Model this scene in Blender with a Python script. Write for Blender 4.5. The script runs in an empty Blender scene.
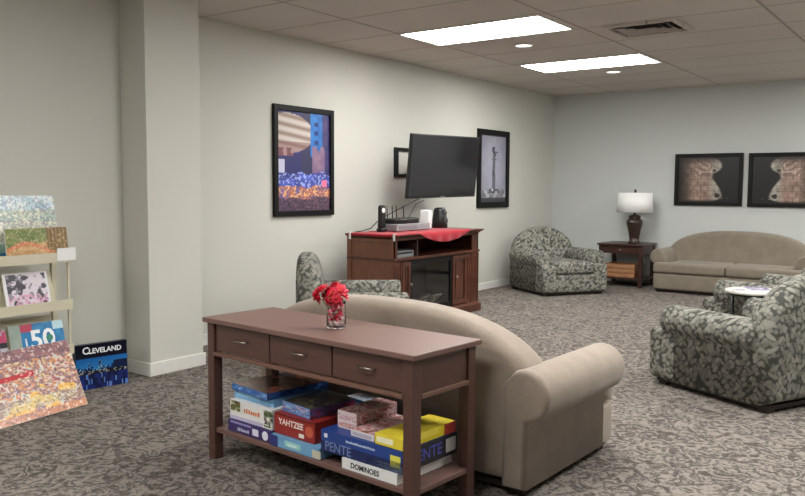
import bpy, bmesh, math, random
from mathutils import Vector, Matrix
C = bpy.context.scene.collection
PI = math.pi
R = random.Random(7)

# ------------------------------------------------------------------ camera
CAMH = 1.372
cd = bpy.data.cameras.new('camera'); cam = bpy.data.objects.new('camera', cd); C.objects.link(cam)
pitch, roll, yaw = .0755, .00486, -.6277
fw = Vector((math.sin(yaw)*math.cos(pitch), math.cos(yaw)*math.cos(pitch), -math.sin(pitch)))
r0 = Vector((math.cos(yaw), -math.sin(yaw), 0)); u0 = r0.cross(fw)
rr = r0*math.cos(roll) + u0*math.sin(roll); uu = -r0*math.sin(roll) + u0*math.cos(roll)
M = Matrix((rr, uu, -fw)).transposed().to_4x4(); M.translation = Vector((0, 0, CAMH))
cam.matrix_world = M
cd.sensor_width = 36; cd.lens = 789.87/805*36; cd.clip_start = .05
bpy.context.scene.camera = cam

# ------------------------------------------------------------------ world, exposure, lamp strength
LAMP = 22.0
w = bpy.data.worlds.new('world'); bpy.context.scene.world = w; w.use_nodes = True
w.node_tree.nodes['Background'].inputs[0].default_value = (.5, .55, .6, 1)
w.node_tree.nodes['Background'].inputs[1].default_value = .02
vs = bpy.context.scene.view_settings
vs.view_transform = 'Standard'; vs.look = 'None'; vs.exposure = 0.04; vs.gamma = 1; vs.use_curve_mapping = False
bpy.context.scene.cycles.max_bounces = 8
bpy.context.scene.cycles.diffuse_bounces = 5

# ------------------------------------------------------------------ colours and materials
def lin(c): return c/12.92 if c <= .04045 else ((c+.055)/1.055)**2.4
def rgb(r, g, b): return (lin(r/255), lin(g/255), lin(b/255), 1)
def newmat(name):
    m = bpy.data.materials.new(name); m.use_nodes = True
    return m, m.node_tree.nodes, m.node_tree.links, m.node_tree.nodes['Principled BSDF']
def coords(N, L, scale=(1,1,1), rot=(0,0,0), kind='Object'):
    t = N.new('ShaderNodeTexCoord'); mp = N.new('ShaderNodeMapping')
    mp.inputs['Scale'].default_value = scale; mp.inputs['Rotation'].default_value = rot
    L.new(t.outputs[kind], mp.inputs['Vector']); return mp.outputs['Vector']
def noise(N, L, vec, scale, detail=3, dist=0.0):
    n = N.new('ShaderNodeTexNoise'); n.inputs['Scale'].default_value = scale
    n.inputs['Detail'].default_value = detail; n.inputs['Distortion'].default_value = dist
    L.new(vec, n.inputs['Vector']); return n.outputs['Fac']
def ramp(N, L, fac, stops):
    r = N.new('ShaderNodeValToRGB'); e = r.color_ramp.elements
    e[0].position, e[0].color = stops[0]; e[1].position, e[1].color = stops[1]
    for p, c in stops[2:]:
        k = e.new(p); k.color = c
    L.new(fac, r.inputs['Fac']); return r.outputs['Color']
def bump(N, L, b, h, strength=.3, dist=.01):
    k = N.new('ShaderNodeBump'); k.inputs['Strength'].default_value = strength
    k.inputs['Distance'].default_value = dist; L.new(h, k.inputs['Height']); L.new(k.outputs['Normal'], b.inputs['Normal'])
def plain(name, col, rough=.5, metal=0, var=.06, nscale=12, spec=.5, bmp=0):
    m, N, L, b = newmat(name)
    v = coords(N, L); f = noise(N, L, v, nscale)
    d = tuple(c*(1-var) for c in col[:3])+(1,); l = tuple(min(1, c*(1+var)) for c in col[:3])+(1,)
    L.new(ramp(N, L, f, [(.3, d), (.7, l)]), b.inputs['Base Color'])
    b.inputs['Roughness'].default_value = rough; b.inputs['Metallic'].default_value = metal
    b.inputs['Specular IOR Level'].default_value = spec
    if bmp: bump(N, L, b, noise(N, L, v, nscale*8), bmp, .003)
    return m
def wood(name, dark, light, rough=.4, sc=(2, 22, 22), spec=.5):
    m, N, L, b = newmat(name)
    v = coords(N, L, sc); f = noise(N, L, v, 2.2, 5, .6)
    L.new(ramp(N, L, f, [(.3, dark), (.72, light)]), b.inputs['Base Color'])
    b.inputs['Roughness'].default_value = rough; b.inputs['Specular IOR Level'].default_value = spec
    bump(N, L, b, f, .08, .003); return m
def fabric(name, dark, light):
    m, N, L, b = newmat(name)
    v = coords(N, L); f = noise(N, L, v, 9, 4)
    g = noise(N, L, v, 160, 2)
    mx = N.new('ShaderNodeMath'); mx.operation = 'ADD'; L.new(f, mx.inputs[0]); L.new(g, mx.inputs[1])
    h = N.new('ShaderNodeMath'); h.operation = 'MULTIPLY'; h.inputs[1].default_value = .5; L.new(mx.outputs[0], h.inputs[0])
    L.new(ramp(N, L, h.outputs[0], [(.35, dark), (.65, light)]), b.inputs['Base Color'])
    b.inputs['Roughness'].default_value = .9; b.inputs['Specular IOR Level'].default_value = .15
    b.inputs['Sheen Weight'].default_value = .25
    bump(N, L, b, g, .25, .002); return m
def leaf_fabric(name, k=1.0):
    """light stylised leaves woven on a dark grey-green ground"""
    m, N, L, b = newmat(name)
    masks = []
    for i, (rx, ry, off) in enumerate(((PI/4, -.615, 0), (-PI/4, -.615, 5.3), (PI/4, .615, 9.1))):
        v = coords(N, L, (1, 1, 1), (rx, ry, 0))
        mp = N.new('ShaderNodeMapping'); mp.inputs['Scale'].default_value = (29*k, 29*k, 10*k); mp.inputs['Location'].default_value = (off, off, off)
        L.new(v, mp.inputs['Vector'])
        vo = N.new('ShaderNodeTexVoronoi'); vo.inputs['Scale'].default_value = 1; vo.inputs['Randomness'].default_value = .8
        L.new(mp.outputs['Vector'], vo.inputs['Vector'])
        r = N.new('ShaderNodeMapRange'); r.inputs['From Min'].default_value = .36; r.inputs['From Max'].default_value = .5
        r.inputs['To Min'].default_value = 1; r.inputs['To Max'].default_value = 0
        L.new(vo.outputs['Distance'], r.inputs['Value'])
        # each leaf its own tone
        sp = N.new('ShaderNodeSeparateColor'); L.new(vo.outputs['Color'], sp.inputs[0])
        q = N.new('ShaderNodeMapRange'); q.inputs['To Min'].default_value = .5; q.inputs['To Max'].default_value = 1
        L.new(sp.outputs[0], q.inputs['Value'])
        mu = N.new('ShaderNodeMath'); mu.operation = 'MULTIPLY'; L.new(r.outputs[0], mu.inputs[0]); L.new(q.outputs[0], mu.inputs[1])
        masks.append(mu.outputs[0])
    a = N.new('ShaderNodeMath'); a.operation = 'MAXIMUM'; L.new(masks[0], a.inputs[0]); L.new(masks[1], a.inputs[1])
    c = N.new('ShaderNodeMath'); c.operation = 'MAXIMUM'; L.new(a.outputs[0], c.inputs[0]); L.new(masks[2], c.inputs[1])
    L.new(ramp(N, L, c.outputs[0], [(0, rgb(78, 78, 74)), (.5, rgb(112, 112, 105)), (1, rgb(150, 149, 139))]), b.inputs['Base Color'])
    b.inputs['Roughness'].default_value = .9; b.inputs['Specular IOR Level'].default_value = .15
    bump(N, L, b, c.outputs[0], .2, .003); return m
def emit(name, col, s):
    m, N, L, b = newmat(name)
    b.inputs['Base Color'].default_value = (.8, .8, .8, 1)
    b.inputs['Emission Color'].default_value = col; b.inputs['Emission Strength'].default_value = s; return m

def wall_mat(name, a, bcol):
    m, N, L, b = newmat(name)
    v = coords(N, L); f = noise(N, L, v, .8, 2)
    L.new(ramp(N, L, f, [(.3, a), (.7, bcol)]), b.inputs['Base Color'])
    b.inputs['Roughness'].default_value = .75; b.inputs['Specular IOR Level'].default_value = .25
    bump(N, L, b, noise(N, L, v, 140, 3), .12, .002); return m
M_wall = wall_mat('wall_paint', rgb(203, 203, 195), rgb(207, 207, 199))
M_wallb = wall_mat('wall_paint_cool', rgb(200, 204, 203), rgb(204, 208, 207))
M_trim = plain('trim_white', rgb(226, 226, 220), .45, var=.02)

def carpet():
    m, N, L, b = newmat('carpet_swirl')
    v = coords(N, L)
    f1 = noise(N, L, v, 10.5, 3, 3.0); f2 = noise(N, L, v, 30, 3, 2.2); f3 = noise(N, L, v, 190, 2)
    a = N.new('ShaderNodeMath'); a.operation = 'MULTIPLY_ADD'; a.inputs[1].default_value = .55; L.new(f2, a.inputs[0]); L.new(f1, a.inputs[2])
    c = N.new('ShaderNodeMath'); c.operation = 'MULTIPLY_ADD'; c.inputs[1].default_value = .35; L.new(f3, c.inputs[0]); L.new(a.outputs[0], c.inputs[2])
    L.new(ramp(N, L, c.outputs[0], [(.82, rgb(78, 73, 70)), (1.06, rgb(136, 129, 122)), (.90, rgb(96, 90, 86)), (.98, rgb(114, 107, 101))]), b.inputs['Base Color'])
    b.inputs['Roughness'].default_value = .95; b.inputs['Specular IOR Level'].default_value = .1
    bump(N, L, b, c.outputs[0], .35, .006); return m
M_carpet = carpet()
TX, TY, TX0, TY0 = 1.5, .75, -4.42, 6.0
def ceiling_mat():
    m, N, L, b = newmat('ceiling_tile')
    t = N.new('ShaderNodeTexCoord'); s = N.new('ShaderNodeSeparateXYZ'); L.new(t.outputs['Object'], s.inputs[0])
    outs = []
    for ax, p0, pitch_ in (('X', TX0, TX), ('Y', TY0, TY)):
        q = N.new('ShaderNodeMath'); q.operation = 'SUBTRACT'; q.inputs[1].default_value = p0; L.new(s.outputs[ax], q.inputs[0])
        d = N.new('ShaderNodeMath'); d.operation = 'PINGPONG'; d.inputs[1].default_value = pitch_/2; L.new(q.outputs[0], d.inputs[0])
        e = N.new('ShaderNodeMapRange'); e.inputs['From Min'].default_value = .006; e.inputs['From Max'].default_value = .016
        e.inputs['To Min'].default_value = 1; e.inputs['To Max'].default_value = 0; L.new(d.outputs[0], e.inputs['Value'])
        outs.append(e.outputs[0])
    mx = N.new('ShaderNodeMath'); mx.operation = 'MAXIMUM'; L.new(outs[0], mx.inputs[0]); L.new(outs[1], mx.inputs[1])
    f = noise(N, L, t.outputs['Object'], 1.1, 3)
    base = ramp(N, L, f, [(.3, rgb(198, 190, 183)), (.7, rgb(206, 199, 192))])
    mix = N.new('ShaderNodeMix'); mix.data_type = 'RGBA'; L.new(mx.outputs[0], mix.inputs['Factor']); L.new(base, mix.inputs['A'])
    mix.inputs['B'].default_value = rgb(166, 155, 147); L.new(mix.outputs['Result'], b.inputs['Base Color'])
    b.inputs['Roughness'].default_value = .9; b.inputs['Specular IOR Level'].default_value = .1
    inv = N.new('ShaderNodeMath'); inv.operation = 'SUBTRACT'; inv.inputs[0].default_value = 1; L.new(mx.outputs[0], inv.inputs[1])
    bump(N, L, b, inv.outputs[0], .5, .01); return m
M_ceil = ceiling_mat()
M_light = emit('light_diffuser', (1, .985, .95, 1), LAMP)
M_can = emit('downlight_lens', (1, .97, .92, 1), 2.2)
M_white_metal = plain('white_enamel', rgb(225, 224, 218), .4, var=.02)
M_dark = plain('duct_shade', rgb(28, 24, 22), .8)
M_taupe = fabric('taupe_fabric', rgb(138, 126, 114), rgb(155, 142, 129))
M_taupe2 = fabric('olive_taupe_fabric', rgb(120, 111, 98), rgb(136, 127, 113))
M_leaf = leaf_fabric('leaf_upholstery')
M_foot = plain('dark_foot', rgb(38, 28, 24), .5)
M_desk_shaded = wood('desk_wood_shaded', rgb(78, 52, 45), rgb(88, 60, 52), .42, (3, 30, 30))  # darker than the tabletop: the dimmer light on the front is in the colour
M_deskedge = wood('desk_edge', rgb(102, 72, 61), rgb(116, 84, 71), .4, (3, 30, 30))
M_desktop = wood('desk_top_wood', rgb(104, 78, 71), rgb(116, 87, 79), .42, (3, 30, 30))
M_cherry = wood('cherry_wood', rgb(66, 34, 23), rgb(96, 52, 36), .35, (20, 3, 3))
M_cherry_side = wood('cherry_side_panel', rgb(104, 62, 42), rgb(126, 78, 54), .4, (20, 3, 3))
M_espresso = wood('espresso_wood', rgb(52, 32, 27), rgb(72, 45, 38), .35)
M_nickel = plain('brushed_nickel', rgb(170, 165, 155), .3, 1, .05)
M_frame = plain('black_frame', rgb(9, 9, 9), .5, spec=.25)
M_black = plain('black_plastic', rgb(16, 16, 18), .35)
M_blackgloss = plain('black_screen', rgb(32, 32, 35), .12)
M_red = fabric('red_cloth', rgb(140, 8, 28), rgb(176, 18, 40))
M_silver = plain('silver_plastic', rgb(150, 153, 158), .4, .2)
M_white = plain('white_plastic', rgb(235, 235, 235), .4, var=.02)
M_cream = plain('cream_metal', rgb(206, 200, 176), .45, var=.03)
M_shade = plain('lamp_shade_linen', rgb(240, 240, 240), .8, var=.02)
M_lampbase = plain('bronze_ceramic', rgb(58, 44, 36), .3, .2)
M_crate = wood('pale_wood', rgb(150, 104, 70), rgb(184, 134, 94), .6, (4, 20, 20))
M_paper = plain('white_paper', rgb(232, 232, 232), .7, var=.02)
M_coated = plain('white_laminate', rgb(222, 220, 214), .3, var=.02)
M_log = plain('grey_log', rgb(120, 112, 104), .8, var=.4, nscale=30)
M_glassdark = plain('firebox_glass', rgb(22, 22, 24), .1)
M_firebrick = plain('firebox_lining', rgb(52, 54, 56), .8)
def glass():
    m, N, L, b = newmat('clear_glass'); b.inputs['Roughness'].default_value = .03
    b.inputs['Transmission Weight'].default_value = 1; b.inputs['IOR'].default_value = 1.3
    b.inputs['Base Color'].default_value = (.95, .93, .94, 1); return m
M_glass = glass()
_cache = {}
def col(r, g, b, rough=.4):
    k = (r, g, b, rough)
    if k not in _cache: _cache[k] = plain('card_%s_%s_%s' % (r, g, b), rgb(r, g, b), rough, var=.04)
    return _cache[k]
def print_mat(name, rough=.3):
    m, N, L, b = newmat(name); a = N.new('ShaderNodeVertexColor'); a.layer_name = 'Col'
    L.new(a.outputs['Color'], b.inputs['Base Color']); b.inputs['Roughness'].default_value = rough; return m
M_print = print_mat('printed_picture'); M_printm = print_mat('printed_card', .22)

# ------------------------------------------------------------------ object helpers
def root(name, label, cat, loc=(0, 0, 0), rz=0, group=None):
    o = bpy.data.objects.new(name, None); C.objects.link(o); o.empty_display_size = .1
    o.location = loc; o.rotation_euler = (0, 0, rz); tag(o, label, cat, group); return o
def tag(o, label, cat, group=None):
    o['label'] = label; o['category'] = cat
    if group: o['group'] = group
    return o
class MB:
    """collects shapes and links them as one mesh object"""
    def __init__(s): s.v = []; s.f = []; s.m = []; s.sm = []; s.mats = []; s.colf = {}
    def mi(s, m):
        if m not in s.mats: s.mats.append(m)
        return s.mats.index(m)
    def add(s, vs_, fs, m, smooth=False):
        o = len(s.v); s.v += [tuple(v) for v in vs_]; k = s.mi(m)
        for f in fs: s.f.append([i+o for i in f]); s.m.append(k); s.sm.append(smooth)
        return s
    def box(s, x0, x1, y0, y1, z0, z1, m):
        V = [(x, y, z) for z in (z0, z1) for y in (y0, y1) for x in (x0, x1)]
        return s.add(V, [(0,2,3,1), (4,5,7,6), (0,1,5,4), (2,6,7,3), (0,4,6,2), (1,3,7,5)], m)
    def puff(s, ring, d0, d1, r, axis, m, lean=None, seg=5, smooth=True):
        """outline ring (counter-clockwise a,b) swept from d0 to d1 with rounded rims of radius r"""
        n = len(ring); nor = []
        for i in range(n):
            a = Vector(ring[i-1]); b = Vector(ring[(i+1) % n]); t = (b-a); t = t.normalized() if t.length > 1e-9 else Vector((1,0))
            nor.append(Vector((t.y, -t.x)))
        secs = []
        for i in range(seg+1):
            a = i/seg*PI/2; secs.append((d0+r*(1-math.sin(a)), r*(1-math.cos(a))))
        secs = secs[::-1] if False else [(d0+r*(1-math.cos(i/seg*PI/2)), r*(1-math.sin(i/seg*PI/2))) for i in range(seg+1)]
        secs += [(d1-r*(1-math.sin(i/seg*PI/2)), r*(1-math.cos(i/seg*PI/2))) for i in range(seg+1)]
        V = []
        for d, ins in secs:
            for i in range(n):
                a = ring[i][0]-nor[i].x*ins; b = ring[i][1]-nor[i].y*ins
                if axis == 'Y': p = [a, d, b]
                elif axis == 'Z': p = [a, b, d]
                else: p = [d, a, b]
                if lean: p = lean(p)
                V.append(p)
        F = []
        for k in range(len(secs)-1):
            for i in range(n):
                j = (i+1) % n; F.append((k*n+i, k*n+j, (k+1)*n+j, (k+1)*n+i))
        F.append(tuple(range(n))[::-1]); F.append(tuple((len(secs)-1)*n+i for i in range(n)))
        return s.add(V, F, m, smooth)
    def rbox(s, x0, x1, y0, y1, z0, z1, r, m, cr=None):
        cr = cr or r
        ring = rrect(x0, x1, y0, y1, cr); return s.puff(ring, z0, z1, r, 'Z', m)
    def lathe(s, prof, m, c=(0,0,0), n=32, smooth=True, close=True):
        V = [(c[0]+r*math.cos(2*PI*i/n), c[1]+r*math.sin(2*PI*i/n), c[2]+z) for r, z in prof for i in range(n)]
        F = [(k*n+i, k*n+(i+1) % n, (k+1)*n+(i+1) % n, (k+1)*n+i) for k in range(len(prof)-1) for i in range(n)]
        if close: F.append(tuple(range(n))[::-1]); F.append(tuple((len(prof)-1)*n+i for i in range(n)))
        return s.add(V, F, m, smooth)
    def tube(s, pts, r, m, n=8, r2=None):
        pts = [Vector(p) for p in pts]; V = []; K = len(pts)
        for k, p in enumerate(pts):
            t = (pts[min(k+1, K-1)]-pts[max(k-1, 0)]).normalized()
            a = t.orthogonal().normalized() if k == 0 else (a - t*a.dot(t)).normalized()
            b = t.cross(a); q = r if r2 is None else r+(r2-r)*k/(K-1)
            V += [p+a*q*math.cos(2*PI*i/n)+b*q*math.sin(2*PI*i/n) for i in range(n)]
        F = [(k*n+i, k*n+(i+1) % n, (k+1)*n+(i+1) % n, (k+1)*n+i) for k in range(K-1) for i in range(n)]
        F += [tuple(range(n))[::-1], tuple((K-1)*n+i for i in range(n))]
        return s.add(V, F, m, True)
    def text(s, txt, size, m, place, depth=.0006, align='CENTER', bold=0.0):
        cu = bpy.data.curves.new('lettering', 'FONT'); cu.body = txt; cu.size = size; cu.extrude = depth
        cu.align_x = align; cu.align_y = 'CENTER'; cu.offset = bold; cu.resolution_u = 3
        o = bpy.data.objects.new('lettering', cu); C.objects.link(o)
        bpy.context.view_layer.update()
        me = bpy.data.meshes.new_from_object(o.evaluated_get(bpy.context.evaluated_depsgraph_get()))
        s.add([place(v.co) for v in me.vertices], [tuple(p.vertices) for p in me.polygons], m)
        bpy.data.objects.remove(o); bpy.data.meshes.remove(me); bpy.data.curves.remove(cu); return s
    def grid(s, x0, x1, z0, z1, y, nx, ny, fn, m=None):
        """picture facing -Y made of nx by ny coloured cells; fn(u, v) gives an sRGB triple"""
        m = m or M_print; V = [(x0+(x1-x0)*i/nx, y, z0+(z1-z0)*j/ny) for j in range(ny+1) for i in range(nx+1)]
        st = len(s.f); F = [(j*(nx+1)+i, j*(nx+1)+i+1, (j+1)*(nx+1)+i+1, (j+1)*(nx+1)+i) for j in range(ny) for i in range(nx)]
        s.add(V, F, m); k = st
        for j in range(ny):
            for i in range(nx):
                s.colf[k] = rgb(*[max(0, min(255, c)) for c in fn((i+.5)/nx, (j+.5)/ny)]); k += 1
        return s
    def map(s, fn, start=0): s.v[start:] = [tuple(fn(Vector(v))) for v in s.v[start:]]; return s
    def build(s, name, parent=None, bevel=0, kind=None, recalc=True, auto=False):
        me = bpy.data.meshes.new(name); me.from_pydata(s.v, [], s.f)
        for m in s.mats: me.materials.append(m)
        for p, k, q in zip(me.polygons, s.m, s.sm): p.material_index = k; p.use_smooth = q
        if s.colf:
            at = me.color_attributes.new('Col', 'BYTE_COLOR', 'CORNER')
            for p in me.polygons:
                c = s.colf.get(p.index)
                if c:
                    for li in p.loop_indices: at.data[li].color = c
        elif recalc:
            bm = bmesh.new(); bm.from_mesh(me); bmesh.ops.recalc_face_normals(bm, faces=bm.faces); bm.to_mesh(me); bm.free()
        o = bpy.data.objects.new(name, me); C.objects.link(o)
        if parent: o.parent = parent
        if kind: o['kind'] = kind
        if bevel:
            b = o.modifiers.new('bevel', 'BEVEL'); b.width = bevel; b.segments = 2; b.limit_method = 'ANGLE'; b.angle_limit = math.radians(40)
        return o
def rrect(x0, x1, y0, y1, r, n=5):
    P_ = []
    for cx, cy, a0 in ((x1-r, y0+r, -PI/2), (x1-r, y1-r, 0), (x0+r, y1-r, PI/2), (x0+r, y0+r, PI)):
        P_ += [(cx+r*math.cos(a0+PI/2*i/n), cy+r*math.sin(a0+PI/2*i/n)) for i in range(n+1)]
    return P_
def copy_tree(o, parent=None):
    c = o.copy(); C.objects.link(c)
    if parent: c.parent = parent
    for ch in [k for k in bpy.data.objects if k.parent == o]: copy_tree(ch, c)
    return c
def rnd_poly(pts, r, n=4):
    """round the corners of a polygon"""
    out = []; K = len(pts)
    for i in range(K):
        p = Vector(pts[i]); a = (Vector(pts[i-1])-p); b = (Vector(pts[(i+1) % K])-p)
        q = min(r, a.length*.45, b.length*.45); A = p+a.normalized()*q; B = p+b.normalized()*q
        for k in range(n+1):
            t = k/n; out.append(tuple((1-t)**2*A+2*t*(1-t)*p+t*t*B))
    return out

# ------------------------------------------------------------------ room
H = 2.803; XL = -5.378; YB = 11.4; XR = 3.2; YF = -3.2; XN = -5.083; CX = -4.792; CY0, CY1 = 3.502, 3.985
def struct(name, mb, **k): return mb.build(name, kind='structure', **k)
struct('floor', MB().box(XL-.1, XR+.1, YF-.1, YB+.1, -.1, 0, M_carpet))
struct('ceiling', MB().box(XL-.1, XR+.1, YF-.1, YB+.1, H, H+.1, M_ceil))
struct('wall_left', MB().box(XL-.1, XL, CY1-.2, YB, 0, H, M_wall))
struct('wall_left_near', MB().box(XN-.4, XN, YF, CY0+.05, 0, H, M_wall))
struct('wall_left_column', MB().box(XL-.1, CX, CY0, CY1, 0, H, M_wall), bevel=.004)
struct('wall_back', MB().box(XL-.1, XR+.1, YB, YB+.1, 0, H, M_wallb))
struct('wall_right', MB().box(XR, XR+.1, YF, YB, 0, H, M_wall))
struct('wall_front', MB().box(XN-.4, XR+.1, YF-.1, YF, 0, H, M_wall))
def bprof(mb, x0, x1, y0, y1): return mb.box(x0, x1, y0, y1, 0, .098, M_trim)
T = .014
struct('baseboard_left', bprof(MB(), XL, XL+T, CY1, YB), bevel=.005)
struct('baseboard_left_near', bprof(MB(), XN, XN+T, YF, CY0), bevel=.005)
struct('baseboard_column', bprof(bprof(MB(), CX-.0, CX+T, CY0-T, CY1+T), XN+T, CX, CY0-T, CY0), bevel=.004)
struct('baseboard_back', bprof(MB(), XL+T, XR, YB-T, YB), bevel=.005)
struct('baseboard_right', bprof(MB(), XR-T, XR, YF, YB), bevel=.005)

# ceiling fixtures
def light(x, y, label, group=None):
    t = root('ceiling_light', label, 'ceiling light', (x, y, H), 0, group)
    w_, d_ = 1.44, .70
    f = MB(); e = .022
    f.box(0, w_, 0, e, -.012, 0, M_white_metal).box(0, w_, d_-e, d_, -.012, 0, M_white_metal)
    f.box(0, e, e, d_-e, -.012, 0, M_white_metal).box(w_-e, w_, e, d_-e, -.012, 0, M_white_metal)
    f.build('light_frame', t)
    MB().box(e, w_-e, e, d_-e, -.008, -.001, M_light).build('diffuser', t)
    return t
light(-4.42, 6.0, 'bright rectangular ceiling light panel nearest the viewer')
light(-4.37, 8.28, 'bright rectangular ceiling light panel farther away, above the corner armchair')
for i, (x, y) in enumerate(((-.7, 10.5), (-.7, 8.28), (-.7, 6.0), (-.7, 3.7), (-2.6, 3.6), (-2.6, .6), (-4.2, -.9))):  # unseen panels, added and placed to brighten the walls and the room
    light(x, y, 'added rectangular ceiling light panel outside the view, placed to brighten the room', 'added unseen ceiling light panels')
for x, y, lb in ((-3.735, 7.19, 'round white recessed downlight between the two light panels'), (-3.66, 9.4, 'round white recessed downlight behind the farther light panel')):
    t = root('recessed_downlight', lb, 'downlight', (x, y, H))
    MB().lathe([(.098, 0), (.1, -.006), (.088, -.012), (.08, -.006), (.078, 0)], M_white_metal).build('trim_ring', t)
    MB().lathe([(.079, -.001), (.079, -.006), (.05, -.009), (.001, -.010)], M_can).build('lens', t)
t = root('ceiling_vent', 'square white air vent with dark slots in the ceiling beside the light panels', 'air vent', (-2.42, 7.0, H))
v = MB(); a, b_ = .31, .27
def ringbox(mb, a0, b0, a1, b1, z0, z1, m):
    """frame between half-sizes (a0,b0) at z0 and (a1,b1) at z1"""
    V = []
    for (a, b, z) in ((a0, b0, z0), (a1, b1, z1)):
        V += [(-a, -b, z), (a, -b, z), (a, b, z), (-a, b, z)]
    V += [(x, y, z+.004) for x, y, z in V]
    F = [(i, (i+1) % 4, 4+(i+1) % 4, 4+i) for i in range(4)]+[(8+i, 12+i, 12+(i+1) % 4, 8+(i+1) % 4) for i in range(4)]
    return mb.add(V, F, m)
MB().box(-a+.02, a-.02, -b_+.02, b_-.02, -.0035, -.0005, M_dark).build('duct_shade_plate', t)  # dark plate behind the louvers, painting the shade inside the duct
fr = MB(); fr.box(-a, a, -b_, -b_+.03, -.03, 0, M_ceil).box(-a, a, b_-.03, b_, -.03, 0, M_ceil).box(-a, -a+.03, -b_+.03, b_-.03, -.03, 0, M_ceil).box(a-.03, a, -b_+.03, b_-.03, -.03, 0, M_ceil)
fr.build('vent_frame', t)
M_vane = plain('vent_vane', rgb(170, 160, 152), .5)
for k in range(3):
    s0 = 1-.26*k
    ringbox(MB(), (a-.045)*s0-.035, (b_-.045)*s0-.035, (a-.05)*s0-.075, (b_-.05)*s0-.075, -.03, -.008, M_vane).build('louver', t)

# ------------------------------------------------------------------ upholstered seating
def arm_ring(xi, xo, z0, cz, r, cx):
    """rolled-arm outline (x, z), counter-clockwise: panel below, round roll bulging outward on top"""
    pts = [(xi, z0), (xo, z0), (xo, cz-r*.95)]
    a0 = math.atan2(-.80, .60)
    for i in range(19):
        a = a0+(PI*1.27)*i/18; pts.append((cx+r*math.cos(a), cz+r*math.sin(a)))
    pts.append((xi, cz-.02)); return pts
def seating(name, label, cat, loc, rz, m, W, D, arm_in, arm_cx, arm_r, arm_z, back_fn, nseat, seat_z, base_z, group=None, wide=0, recess=.13):
    """W half width of body, D depth (front at y=-D/2)"""
    t = root(name, label, cat, loc, rz, group); f = -D/2; bk = D/2
    bd = MB(); bd.rbox(-W+.003, W-.003, f+.02, bk-.17, .045, base_z, .018, m, .03)
    bd.build('seat_base', t)
    for s in (-1, 1):
        ring = arm_ring(arm_in, W, .045, arm_z, arm_r, arm_cx)
        if s < 0: ring = [(-x, z) for x, z in ring][::-1]
        am = MB().puff(ring, f+recess, bk-(.12 if nseat == 1 else 0), .028, 'Y', m, seg=6)
        if nseat == 1:   # front post of the armchair, reaching forward below the roll
            xa, xb = sorted((s*(arm_in-.03), s*(W+.012)))
            am.puff(rnd_poly([(xa, .045), (xb, .045), (xb, .40), (xa, .40)], .05), f, f+recess+.10, .03, 'Y', m, seg=5)
        am.build('armrest', t)
    # back
    bw = arm_in+.015; n = 40; b2 = arm_cx-.01
    if nseat == 1: bw = W; b2 = W-.03
    if nseat == 2: bw = b2
    b2 = bw; ring = [(-bw, .05), (bw, .05)]
    for i in range(n+1):
        x = b2*math.cos(PI*i/n); ring.append((x, back_fn(x/b2)))
    def lean(p):
        k = max(0, p[2]-.3); q = (bk-.01-p[1])
        return [p[0], p[1]+ (-.10*q/.24 if k <= 0 else (-.10*q/.24 + .26*k*q/.24)) + .02*k, p[2]]
    bt = .245 if nseat == 2 else .20
    MB().puff(ring, bk-bt, bk-.01, .07, 'Y', m, lean=lean, seg=8).build('backrest', t)
    # T shaped seat cushions
    y0, y1, ys = f, bk-bt-.005, f+recess-.006
    n1 = arm_in-(.036 if nseat == 1 else .008)
    if nseat == 1:
        poly = [(-n1, y0+.004), (n1, y0+.004), (n1, y1), (-n1, y1)]; polys = [poly]
    else:
        L_ = [(-W, y0), (-.004, y0), (-.004, y1), (-n1, y1), (-n1, ys), (-W, ys)]
        polys = [L_, [(-x, y) for x, y in L_][::-1]]
    for q in polys:
        st = MB(); st.puff(rnd_poly(q, .05), base_z+.006, seat_z, .045, 'Z', m, seg=6)
        o = st.build('seat_cushion', t)
    for sx in (-1, 1):
        for y in (f+.10, bk-.09):
            MB().box(sx*(W-.07)-.035, sx*(W-.07)+.035, y-.035, y+.035, 0, .05, M_foot).build('foot', t)
    ft = MB().box(-W+.03, W-.03, f+.05, bk-.05, .022, .047, M_foot); ft.build('base_rail', t)
    return t
def sofa_back(t): return .545+.27*max(0, 1-abs(t)**2.7)**.6
def chair_back(t): return .50+.35*max(0, 1-abs(t)**2.2)**.5
seating('sofa', 'taupe camelback loveseat seen from behind, standing right behind the brown console table', 'sofa', (-2.385, 3.565, 0), PI-.04, M_taupe, .86, 0.97, .735, .85, .118, .466, sofa_back, 2, .40, .25)
seating('sofa', 'taupe camelback loveseat against the far wall under two dark pictures', 'sofa', (-2.56, 10.95, 0), 0, M_taupe2, .925, .86, .78, .905, .108, .462, sofa_back, 2, .40, .25)
def armchair(label, front_mid, face):
    a = math.atan2(face[1], face[0])+PI/2; D = 1.0
    n = Vector(face).normalized(); c = Vector(front_mid)-n*D/2
    return seating('armchair', label, 'armchair', (c.x, c.y, 0), a, M_leaf, .465, D, .315, .42, .105, .468, chair_back, 1, .43, .27, 'leaf patterned armchairs')
armchair('grey-green leaf patterned armchair in the far corner, beside the end table with lamp', (-4.13, 9.51), (.83, -.56))
armchair('grey-green leaf patterned armchair between the console table and fireplace cabinet, seen from its side', (-3.68, 5.32), (.76, .65))
armchair('grey-green leaf patterned armchair nearest the viewer, cut by the right edge', (-1.64, 5.97), (-.90, .44))
armchair('grey-green leaf patterned armchair mostly hidden behind the small round table', (-1.86, 7.80), (-.97, .25))

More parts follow.
